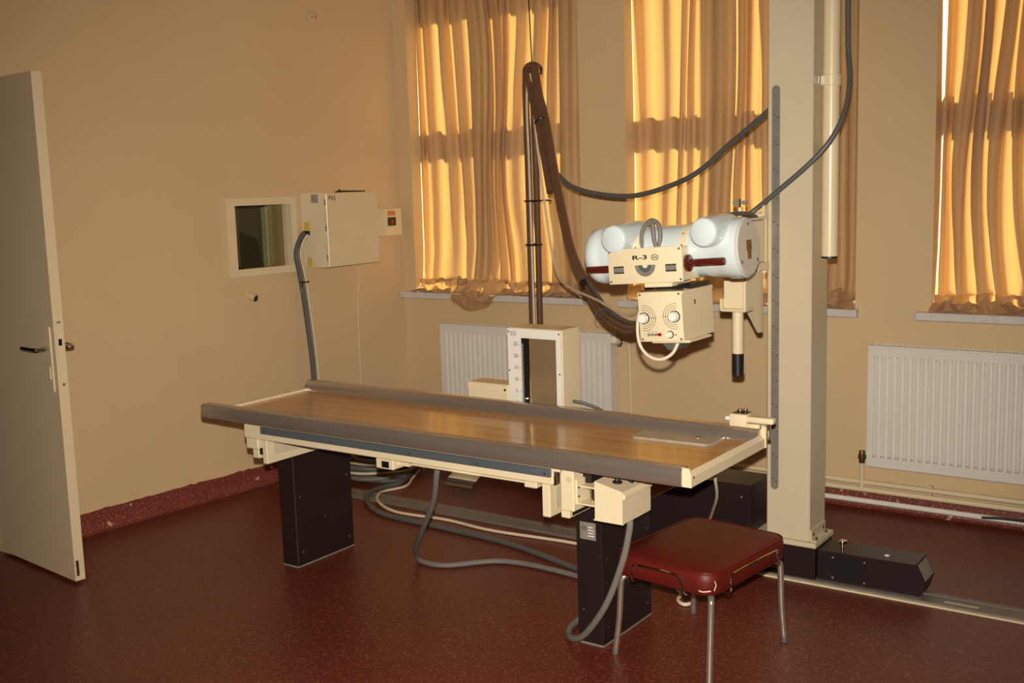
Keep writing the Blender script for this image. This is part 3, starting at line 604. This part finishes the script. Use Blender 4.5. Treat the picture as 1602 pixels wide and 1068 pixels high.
B().box((2.972, -1.09, .0135), (3.36, -1.085, .02)).done('sealing_strip', M['chrome'], mb)
dc = B().prism([(2.16, -1.09, .014), (2.70, -1.09, .014), (2.70, -1.09, .352), (2.45, -1.09, .352), (2.16, -1.09, .18)], (0, .2, 0)).done('electrics_cabinet', M['dark'], K)
for x, z in ((2.42, .05), (2.66, .05), (2.66, .30)): screw((x, -1.09, z), (0, -1, 0), dc, .004, 'plate')
# graduated scale
rz0, rz1, rx = .352, 1.902, 2.7985
n = 10; poly = [(rx+.0155*math.cos(PI*i/n), -1.0905, rz1-.0155+.0155*math.sin(PI*i/n)) for i in range(n+1)] + [(rx-.0155*math.cos(PI*i/n), -1.0905, rz0+.0155-.0155*math.sin(PI*i/n)) for i in range(n+1)]
ru = B().prism(poly, (0, -.003, 0)).done('height_scale', M['ruler'], cl)
t = B()
for i in range(149):
    z = rz0+.03+.01*i; t.box((rx-.004-(.005 if i % 5 == 0 else .0015), -1.0942, z-.0008), (rx+.004+(.005 if i % 5 == 0 else .0015), -1.0934, z+.0008))
for i in range(15):
    z = rz0+.04+.10*i
    t.box((rx-.011, -1.0942, z), (rx-.002, -1.0934, z+.006)); t.box((rx+.004, -1.0942, z-.011), (rx+.013, -1.0934, z-.005))
t.done('scale_marks', M['greyink'], K)
# counterweight tube
ct = B().cyl((2.976, -1.0, 1.262), (2.976, -1.0, 3.05), .0305, 28).done('counterweight_tube', M['cream'], K)
B().cyl((2.976, -1.0, 1.255), (2.976, -1.0, 1.2625), .030, 28).done('end_plug', M['black'], ct)
cr = B().lathe((2.976, -1.0, 1.892), (2.976, -1.0, 1.932), [(0, .0335), (.002, .035), (.038, .035), (.04, .0335)], 28).box((2.940, -1.034, 1.894), (2.966, -1.0, 1.930), .003).done('clamp_ring', M['cream'], ct)
B().box((2.940, -1.050, 1.896), (2.952, -1.034, 1.930), .002).done('clamp_lug', M['chrome'], ct)
# arm carriage on the left side of the column
cg = B().box((2.70, -1.10, 1.20), (2.764, -.92, 1.43), .004).done('arm_carriage', M['cream'], K)
B().prism([(2.735, -1.09, .972), (2.735, -1.09, 1.225), (2.735, -1.32, 1.205), (2.735, -1.33, 1.165), (2.735, -1.115, .972)], (.014, 0, 0)).done('gusset', M['cream'], K, 20)
B().box((2.70, -1.27, 1.245), (2.762, -1.10, 1.405), .004).done('arm_housing', M['cream'], K)
B().box((2.68, -1.36, 1.408), (2.768, -1.10, 1.416), .001).done('arm_shelf', M['cream'], K)
B().box((2.752, -1.20, 1.215), (2.775, -1.095, 1.245), .002).done('stop_block', M['cream'], K)
B().box((2.758, -1.125, 1.418), (2.768, -1.09, 1.46), .001).done('stop_block', M['cream'], K)
B().cyl((2.73, -1.27, 1.325), (2.73, -1.714, 1.325), .045, 24).done('cross_arm', M['cream'], K)
yk = B().box((2.79, -1.385, 1.09), (2.802, -1.31, 1.395), .003).box((2.70, -1.385, 1.082), (2.802, -1.31, 1.092), .003).box((2.70, -1.385, 1.082), (2.709, -1.31, 1.13), .003).done('arm_yoke', M['cream'], K)
B().box((2.709, -1.37, 1.092), (2.79, -1.32, 1.28), .004).done('yoke_block', M['cream'], yk)
hp = B().cyl((2.755, -1.345, 1.083), (2.755, -1.345, .925), .0205, 24).done('hanging_handle', M['cream'], K)
B().cyl((2.755, -1.345, .925), (2.755, -1.345, .845), .0215, 24).done('handle_tip', M['black'], hp)
B().box((2.776, -1.35, .85), (2.781, -1.34, .928), .001).done('handle_clip', M['chrome'], hp)
po = B().cyl((2.705, -1.21, 1.416), (2.705, -1.21, 1.455), .008, 14).done('clamp_post', M['cream'], K)
B().cyl((2.705, -1.21, 1.455), (2.705, -1.21, 1.487), .004, 10).done('stud', M['chrome'], po)
B().prism([(2.675, -1.21, 1.468), (2.687, -1.21, 1.464), (2.705, -1.21, 1.470), (2.723, -1.21, 1.464), (2.735, -1.21, 1.468), (2.732, -1.21, 1.482), (2.716, -1.21, 1.48), (2.705, -1.21, 1.476), (2.694, -1.21, 1.48), (2.678, -1.21, 1.482)], (0, .008, 0)).done('wing_nut', M['plate'], po)

# ================================================================== TUBE HEAD (tilted about 3.6 degrees)
HC = V(2.71, -1.80, 1.328)
H = thing('x_ray_tube_head', 'pale blue x-ray tube housing with cream R-3 collimator and maroon grips', 'x-ray tube', HC)
hs = B().lathe((2.425, -1.8, 1.328), (2.995, -1.8, 1.328), [(0, .060), (.006, .082), (.014, .092), (.030, .096), (.048, .095), (.056, .088), (.07, .087), (.43, .087), (.45, .090), (.50, .093), (.508, .097), (.545, .098), (.558, .095), (.560, .090)], 48).done('tube_housing', M['tube'], H, 40)
ec = B().lathe((2.984, -1.8, 1.328), (2.992, -1.8, 1.328), [(0, .089), (.006, .089), (.008, .087)], 48).done('end_cap', M['tubecap'], hs)
for a in (90, 215, 325): screw((2.992, -1.8+.075*math.cos(math.radians(a)), 1.328+.075*math.sin(math.radians(a))), (1, 0, 0), ec, .006, 'greyink')
B().box((2.992, -1.822, 1.318), (2.9935, -1.782, 1.352)).box((2.992, -1.816, 1.292), (2.9935, -1.788, 1.318)).done('rating_plate', M['brownlab'], ec)
for x, z in ((2.583, 1.385), (2.905, 1.388)):
    B().lathe((x, -1.775, z), (x, -1.952, z), [(0, .055), (.08, .054), (.11, .050), (.165, .0465), (.173, .044), (.177, .039)], 36).done('cable_horn', M['tube'], hs, 40)
for x in (2.632, 2.800):
    bd = B().lathe((x-.012, -1.8, 1.328), (x+.012, -1.8, 1.328), [(0, .086), (.001, .0915), (.023, .0915), (.024, .086)], 48).done('clamp_band', M['cream'], hs)
    for a in (110, 135): screw((x, -1.8-.0915*math.sin(math.radians(a-60)), 1.328+.0915*math.cos(math.radians(a-60))), (0, -math.sin(math.radians(a-60)), math.cos(math.radians(a-60))), bd, .003, 'greyink')
# collimator upper box
cx0, cx1, cz0, cz1, cyf = 2.556, 2.826, 1.2365, 1.352, -1.945
ub = B().box((cx0+.004, cyf+.004, cz0+.003), (cx1-.004, -1.79, cz1-.003), .002).done('collimator_housing', M['cream'], H)
pn = B().box((cx0, cyf, cz0), (cx1, cyf+.006, cz1), .003, 2).done('control_panel', M['cream'], H)
for x in (cx0+.008, cx1-.008):
    for z in (cz0+.009, cz1-.009): screw((x, cyf, z), (0, -1, 0), pn, .004, 'greyink')
text('lettering', 'R-3', .019, (2.676, cyf-.0006, 1.3205), (1, 0, 0), (0, 0, 1), M['ink'], pn, 2.1, .0005)
emblem((2.731, cyf-.0006, 1.3195), (1, 0, 0), (0, 0, 1), .013, .0085, M['ink'], pn, .0011)
for x in (2.596, 2.786): 
    wn = B().box((x-.019, cyf-.001, 1.2715), (x+.019, cyf+.001, 1.2955)).done('thumbwheel_window', M['black'], pn)
    g = B()
    for i in range(7): g.cyl((x-.015+i*.005, cyf+.004, 1.2835), (x-.0115+i*.005, cyf+.004, 1.2835), .010, 16)
    g.done('thumbwheel', M['plate'], pn)
gc = V(2.694, cyf-.001, 1.296); n = 22
def arc(r0, r1, y, m_, nm, par, d=.0006):
    return B().prism([gc+V(r1*math.cos(PI+PI*i/n), y, r1*math.sin(PI+PI*i/n)) for i in range(n+1)]+[gc+V(r0*math.cos(2*PI-PI*i/n), y, r0*math.sin(2*PI-PI*i/n)) for i in range(n+1)], (0, -d, 0)).done(nm, m_, par)
ag = arc(.010, .037, 0, M['strip'], 'angle_gauge', pn); arc(.024, .036, -.0007, M['plate'], 'gauge_scale', ag)
t = B()
for i in range(25):
    a = PI+PI*i/24; t.prism([gc+V((.027*math.cos(a))-.0004, -.0014, .027*math.sin(a)), gc+V(.027*math.cos(a)+.0004, -.0014, .027*math.sin(a)), gc+V(.035*math.cos(a)+.0004, -.0014, .035*math.sin(a)), gc+V(.035*math.cos(a)-.0004, -.0014, .035*math.sin(a))], (0, -.0003, 0))
t.done('gauge_marks', M['ink'], ag)['kind'] = 'stuff'
B().tube([gc+V(0, -.0015, -.014), gc+V(0, -.0015, -.037)], .0008, 6, 0).done('needle', M['red'], ag)
B().cyl((cx0, -1.90, 1.286), (2.448, -1.90, 1.286), .0125, 20, bev=.003).done('grip', M['maroon'], H)
gr = B().cyl((cx1, -1.90, 1.293), (2.952, -1.90, 1.293), .0125, 20, bev=.003).done('grip', M['maroon'], H)
B().lathe((cx1-.004, -1.90, 1.293), (cx1+.012, -1.90, 1.293), [(0, .028), (.008, .028), (.013, .022), (.016, .013)], 28).done('flange', M['maroon'], gr)
# looped grey cable on top
B().tube([(2.655, -1.88, 1.345), (2.650, -1.875, 1.385), (2.662, -1.87, 1.420), (2.690, -1.87, 1.437), (2.716, -1.875, 1.420), (2.722, -1.88, 1.385), (2.714, -1.88, 1.345)], .0075, 10).done('looped_cable', M['cable'], H)
B().tube([(2.672, -1.87, 1.425), (2.690, -1.87, 1.427), (2.694, -1.875, 1.405), (2.699, -1.88, 1.37), (2.708, -1.882, 1.345)], .0075, 10).done('looped_cable', M['cable'], H)
# neck
B().box((2.68, -1.935, 1.222), (2.78, -1.80, 1.2375), .002).done('neck_plate', M['cream'], H)
B().box((2.70, -1.90, 1.2105), (2.83, -1.76, 1.2265), .002).done('swivel', M['black'], H)
B().box((2.668, -1.94, 1.208), (2.822, -1.74, 1.2145), .002).done('slide_rail', M['chrome'], H)
# lower light-beam box
lx0, lx1, lz0, lz1, lyf = 2.667, 2.824, 1.048, 1.209, -1.962
lo = B().box((lx0+.004, lyf+.003, lz0+.002), (lx1-.002, -1.728, lz1-.001), .002).done('light_box', M['cream'], H)
B().box((lx0+.006, lyf+.01, lz1-.012), (lx1-.0005, -1.727, lz1-.0005), .001).done('lid_edge', M['cream'], lo)
lp = B().box((lx0, lyf, lz0), (lx1, lyf+.005, lz1), .003, 2).done('dial_panel', M['cream'], H)
for x in (lx0+.009, lx1-.009):
    for z in (lz0+.008, lz1-.008): screw((x, lyf, z), (0, -1, 0), lp, .004, 'greyink')
kz = 1.128
for x, s, zz in ((2.687, 1, kz-.003), (2.797, -1, kz+.001)):
    B().lathe((x, lyf, zz), (x, lyf-.022, zz), [(0, .0165), (.006, .0165), (.007, .015), (.020, .0145), (.022, .0125)], 28).done('dial_knob', M['white'], lp)
    B().lathe((x, lyf, zz), (x, lyf-.005, zz), [(0, .019), (.005, .019)], 28).done('dial_collar', M['black'], lp)
    for r_ in (.026, .0335, .041):
        t = B(); pts = []
        for i in range(15):
            a = -PI/2+PI*i/14; pts.append((x+s*r_*math.cos(a), lyf-.0003, zz+r_*math.sin(a)))
        t.tube(pts, .0007, 5, 0)
        for sg in (-1, 1): t.tube([(x, lyf-.0003, zz+sg*r_), (x-s*.008, lyf-.0003, zz+sg*r_)], .0007, 5, 0)
        t.done('dial_arc', M['ink'], lp)
    B().tube([(x+s*.019, lyf-.0003, zz), (x+s*.045, lyf-.0003, zz)], .0007, 5, 0).done('dial_arc', M['ink'], lp)
for i in range(3):
    B().cyl((2.702+i*.0125, lyf, 1.0715), (2.702+i*.0125, lyf-.006, 1.0715), .0048, 12).done('push_button', M['plate'], lp)
    B().box((2.698+i*.0125, lyf-.0004, 1.0795), (2.706+i*.0125, lyf, 1.081)).done('print_line', M['ink'], lp)
B().box((2.733, lyf-.004, 1.0665), (2.746, lyf, 1.0765), .001).done('push_button', M['red'], lp)
B().lathe((2.776, lyf, 1.071), (2.776, lyf-.014, 1.071), [(0, .0105), (.004, .0105), (.005, .009), (.014, .008)], 20).done('dial_knob', M['white'], lp)
B().lathe((2.777, lyf, 1.071), (2.777, lyf-.003, 1.071), [(0, .0125), (.003, .0125)], 20).done('dial_collar', M['black'], lp)
B().box((2.793, lyf-.0004, 1.069), (2.800, lyf, 1.072)).done('print_line', M['ink'], lp)
B().box((lx1-.0025, -1.868, 1.158), (lx1-.0015, -1.860, 1.174)).done('keyhole', M['black'], lo)
B().box((2.70, -1.945, lz0-.007), (2.835, -1.78, lz0+.002), .002).done('accessory_rail', M['cream'], lo)
B().prism([(2.705, -1.90, 1.044), (2.79, -1.90, 1.044), (2.76, -1.90, 1.012), (2.735, -1.90, 1.012)], (0, .09, 0)).done('lamp_vent', M['cabled'], lo)
B().tube([(2.668, -1.90, 1.170), (2.650, -1.915, 1.150), (2.640, -1.925, 1.10), (2.645, -1.93, 1.04), (2.672, -1.93, 1.0), (2.715, -1.925, .985), (2.755, -1.915, 1.003), (2.778, -1.905, 1.045)], .0055, 10, 8).done('lamp_lead', M['cablew'], H)
H.rotation_euler = (0, -math.radians(3.6), 0)

# ================================================================== HANGING CABLES
G = thing('cable_hanger', 'bundle of brown high-voltage cables hung from a ceiling wire in front of the curtain', 'cable', (1.28, -.45, 0))
hk = V(1.285, -.46, 2.135)
B().tube([hk+V(.0, 0, .02), V(1.265, -.45, 2.6), V(1.255, -.45, 3.05)], .003, 6, 0).done('ceiling_wire', M['black'], G)
B().tube([hk+V(-.045, -.0, -.14), hk+V(-.050, 0, -.05), hk+V(-.045, 0, .0), hk+V(0, 0, .022), hk+V(.05, 0, .0), hk+V(.055, 0, -.04)], .008, 8).done('hook', M['chrome'], G)
for dx, dy, r in ((-.022, 0, .017), (.012, .02, .016), (.030, -.012, .011)):
    B().tube([(1.262+dx+.012, -.45+dy, 0.02), (1.262+dx, -.45+dy, .4), (1.262+dx, -.45+dy, .85), (1.262+dx, -.45+dy, 1.4), (1.264+dx, -.455+dy, 1.75), (1.272+dx*.8-.01, -.46+dy, 2.05), (1.28+dx*.5, -.47+dy, 2.125), (1.292+dx*.4, -.49+dy, 2.14)], r, 10).done('rising_cable', M['cablebr'], G)
B().tube([(1.272, -.48, .85), (1.27, -.485, 1.6), (1.262, -.48, 1.95), (1.27, -.47, 2.1)], .006, 8).done('rising_cable', M['cablew'], G)
slv = [(1.285, -.47, 2.14), (1.305, -.50, 2.11), (1.36, -.55, 1.98), (1.425, -.60, 1.86), (1.60, -.78, 1.53), (1.80, -1.0, 1.275), (1.93, -1.10, 1.145)]
def off(P, d): return [tuple(Vector(p)+Vector(d)) for p in P]
B().tube(off(slv, (.024, 0, 0)), .021, 10).done('cable_sleeve', M['cablebr'], G)
B().tube(off(slv[:5], (-.024, .01, -.006)), .018, 10).done('cable_sleeve', M['cablebr'], G)
B().cyl((1.948, -1.10, 1.145), (1.975, -1.115, 1.118), .023, 14).done('sleeve_end', M['black'], G)
hv = [(1.95, -1.1, 1.14), (2.03, -1.17, 1.10), (2.165, -1.30, 1.043), (2.335, -1.45, 1.018), (2.47, -1.59, 1.04), (2.54, -1.68, 1.10), (2.60, -1.74, 1.21), (2.60, -1.745, 1.27)]
for k, (dx, dz, r, m_) in enumerate(((0, 0, .012, 'cablebr'), (.014, .018, .009, 'cabled'), (-.008, -.018, .011, 'cablebr'))):
    B().tube(off(hv, (dx, 0, dz)), r, 10).done('head_cable', M[m_], G)
B().tube([(1.30, -.5, 2.10), (1.41, -.62, 1.75), (1.50, -.70, 1.45), (1.62, -.82, 1.2), (1.78, -.98, 1.12), (2.1, -1.25, 1.09), (2.4, -1.53, 1.07), (2.6, -1.75, 1.15)], .0055, 8).done('head_cable', M['cablew'], G)
for p, R_ in (((1.262, -.45, 1.48), .040), ((1.262, -.45, 1.26), .040)):
    B().torus(p, (0, 0, 1), R_, .005).done('cable_tie', M['black'], G)
B().tube([(1.30, -.47, 1.48), (1.37, -.49, 1.483), (1.40, -.49, 1.478)], .004, 6).done('cable_tie', M['black'], G)
B().torus((1.425, -.60, 1.86), V(.5, -.35, -1), .030, .005).done('cable_tie', M['black'], G)
B().torus((2.16, -1.315, 1.036), V(.6, -.6, -.25), .027, .0018).done('cable_tie', M['cabled'], G)
# swag of grey cable between hanger and column
tag(B().tube([(1.44, -.62, 1.69), (1.53, -.62, 1.60), (1.63, -.64, 1.54), (1.80, -.66, 1.505), (1.98, -.68, 1.50), (2.17, -.70, 1.543), (2.31, -.72, 1.60), (2.46, -.74, 1.708), (2.64, -.77, 1.83), (2.74, -.84, 1.90), (2.80, -.90, 1.94)], .0115, 10).done('swagged_cable', M['cabled']), 'dark grey cable sagging from the brown cable bundle to the back of the column', 'cable')
cbw = [(2.60, -1.50, 1.375), (2.66, -1.30, 1.392), (2.70, -1.17, 1.415), (2.729, -1.125, 1.442), (2.829, -1.12, 1.52), (2.927, -1.115, 1.60), (2.998, -1.10, 1.675), (3.036, -1.07, 1.755), (3.048, -1.03, 1.84), (3.042, -.99, 1.93), (3.025, -.965, 2.05), (3.02, -.96, 2.4), (3.02, -.96, 3.05)]
(B().tube(cbw, .0095, 10).done('drooping_cable', M['cabled'], K))
(B().tube([(2.66, -1.40, 1.395), (2.70, -1.32, 1.43), (2.735, -1.22, 1.432), (2.745, -1.15, 1.417)], .008, 8).done('jumper_cable', M['cabled'], K))

# ================================================================== FLOOR CABLES
rnd = random.Random(5)
cc = thing('coiled_cable', 'heap of coiled grey cable on the floor behind the dark table leg', 'cable', (.36, -.70, 0))
for k in range(9):
    R_ = .17+.014*(k % 4)+rnd.uniform(-.01, .01); ox, oy = .36+rnd.uniform(-.03, .03), -.70+rnd.uniform(-.03, .03); z = .013+.0125*k; tl = rnd.uniform(0, 6)
    m_ = 'cablew' if k in (3, 7) else ('cable' if k % 2 else 'cabled'); r = .007 if k in (3, 7) else .011
    pts = [(ox+R_*math.cos(2*PI*i/40), oy+R_*.95*math.sin(2*PI*i/40), z+.008*math.sin(2*PI*i/40+tl)+.004*math.sin(6*PI*i/40+tl)+.004) for i in range(40)]; pts.append(pts[0])
    B().tube(pts, r, 8, 0).done('cable_turn', M[m_], cc)
gc_ = [(.50, -.58, .03), (.545, -.66, .015), (.60, -.80, .012), (.575, -.90, .012), (.60, -1.04, .02), (.69, -1.16, .02), (.90, -1.27, .012), (1.305, -1.295, .012), (1.69, -1.33, .012), (2.10, -1.45, .012), (2.35, -1.55, .012), (2.44, -1.60, .014)]
tag(B().tube(gc_, .0125, 10).done('grey_floor_cable', M['cabled']), 'thick grey cable winding over the floor from the coil to the other leg', 'cable')
wc = [(.54, -.55, .035), (.585, -.68, .010), (.655, -.82, .008), (.625, -.95, .010), (.655, -1.03, .019), (.74, -1.13, .016), (.92, -1.20, .008), (1.214, -1.18, .008), (1.50, -1.205, .008), (1.92, -1.17, .008), (2.25, -1.20, .008), (2.40, -1.30, .008), (2.50, -1.40, .008), (2.575, -1.47, .008), (2.60, -1.54, .008), (2.64, -1.565, .008), (2.66, -1.53, .008)]
tag(B().tube(wc, .007, 8).done('white_floor_cable', M['cablew']), 'thin cream cable snaking over the floor along the metal track', 'cable')

# ================================================================== STOOL
so = V(2.862, -1.885, 0); ya = math.radians(-7)
ST = thing('stool', 'square red leatherette stool with thin chrome legs', 'stool', so)
Rz = Matrix.Rotation(ya, 3, 'Z')
def sp_(x, y, z): return so + Rz @ V(x, y, 0) + V(0, 0, z)
bm = bmesh.new(); hx, hy, rc = .190, .245, .06; prof = [(-.030, .300), (-.004, .300), (.0, .306), (.002, .335), (.0, .362), (-.008, .371), (-.03, .377)]
def rr(dx, n=10):
    pts = []
    for cx_, cy_, a0 in ((1, 1, 0), (-1, 1, PI/2), (-1, -1, PI), (1, -1, 1.5*PI)):
        for i in range(n+1):
            a = a0+PI/2*i/n; rr_ = max(.005, rc+dx); pts.append(((hx-rc)*cx_+rr_*math.cos(a), (hy-rc)*cy_+rr_*math.sin(a)))
        # edge midpoints for a slight bulge
    return pts
rings = []
for dx, z in prof: rings.append([bm.verts.new(sp_(x, y, z)) for x, y in rr(dx)])
for k in (.8, .6, .4, .2, .05):
    rings.append([bm.verts.new(sp_(x*k, y*k, .377+.010*(1-k*k)+.003*noise.noise(V(x*k*14, y*k*9, 1)))) for x, y in rr(-.03)])
for A, C in zip(rings, rings[1:]):
    for i in range(len(A)): bm.faces.new((A[i], A[(i+1) % len(A)], C[(i+1) % len(A)], C[i]))
bm.faces.new(rings[0][::-1]); bm.faces.new(rings[-1])
seat = mkobj('seat', bm, M['leather'], ST, 60)
B().tube([sp_(x, y, .3705) for x, y in rr(-.004)+rr(-.004)[:1]], .003, 6, 0).done('piping', M['leather'], seat)
B().tube([sp_(.145, -.2475, .318), sp_(.16, -.2465, .317), sp_(.178, -.232, .319)], .0022, 6).tube([sp_(.184, -.222, .318), sp_(.186, -.215, .335), sp_(.184, -.219, .348)], .0016, 6).done('torn_seam', M['cablew'], seat)
feet = [V(2.625, -2.056, 0), V(2.693, -1.602, 0), V(3.067, -1.675, 0), V(3.005, -2.14, 0)]
tops = [sp_(-.165, -.21, .292), sp_(-.165, .21, .292), sp_(.165, .21, .292), sp_(.165, -.21, .292)]
for ft, tp in zip(feet, tops):
    inn = (so-tp); inn.z = 0; inn.normalize()
    lg = B().tube([tp+inn*.10, tp+inn*.03, tp-inn*.004+V(0, 0, -.012), tp.lerp(ft, .15)-inn*.006, tp.lerp(ft, .55), ft+V(0, 0, .004)], .0105, 12).done('leg', M['steel'], ST)
    B().cyl(ft, ft+V(0, 0, .018), .0115, 12).done('foot_tip', M['cabled'], lg)
B().box(sp_(0, 0, .294)-V(.13, .17, .004), sp_(0, 0, .294)+V(.13, .17, .006)).done('seat_base', M['dark'], ST)
def loop(P, nm='retaining_loop'): return B().tube(P, .004, 8, 5).done(nm, M['chrome'], ST)
e_ = .0065
for sg in (-1, 1):
    yy = sg*(hy+e_)
    loop([sp_(-.10, sg*(hy-.05), .293), sp_(-.10, yy, .297), sp_(-.098, yy, .335), sp_(-.085, yy, .350), sp_(.05, yy, .352), sp_(.075, yy, .340), sp_(.10, yy, .297), sp_(.10, sg*(hy-.05), .293)])
    xx = sg*(hx+e_)
    loop([sp_(sg*(hx-.05), -.15, .293), sp_(xx, -.15, .297), sp_(xx, -.145, .335), sp_(xx, -.125, .350), sp_(xx, .125, .350), sp_(xx, .145, .335), sp_(xx, .15, .297), sp_(sg*(hx-.05), .15, .293)])
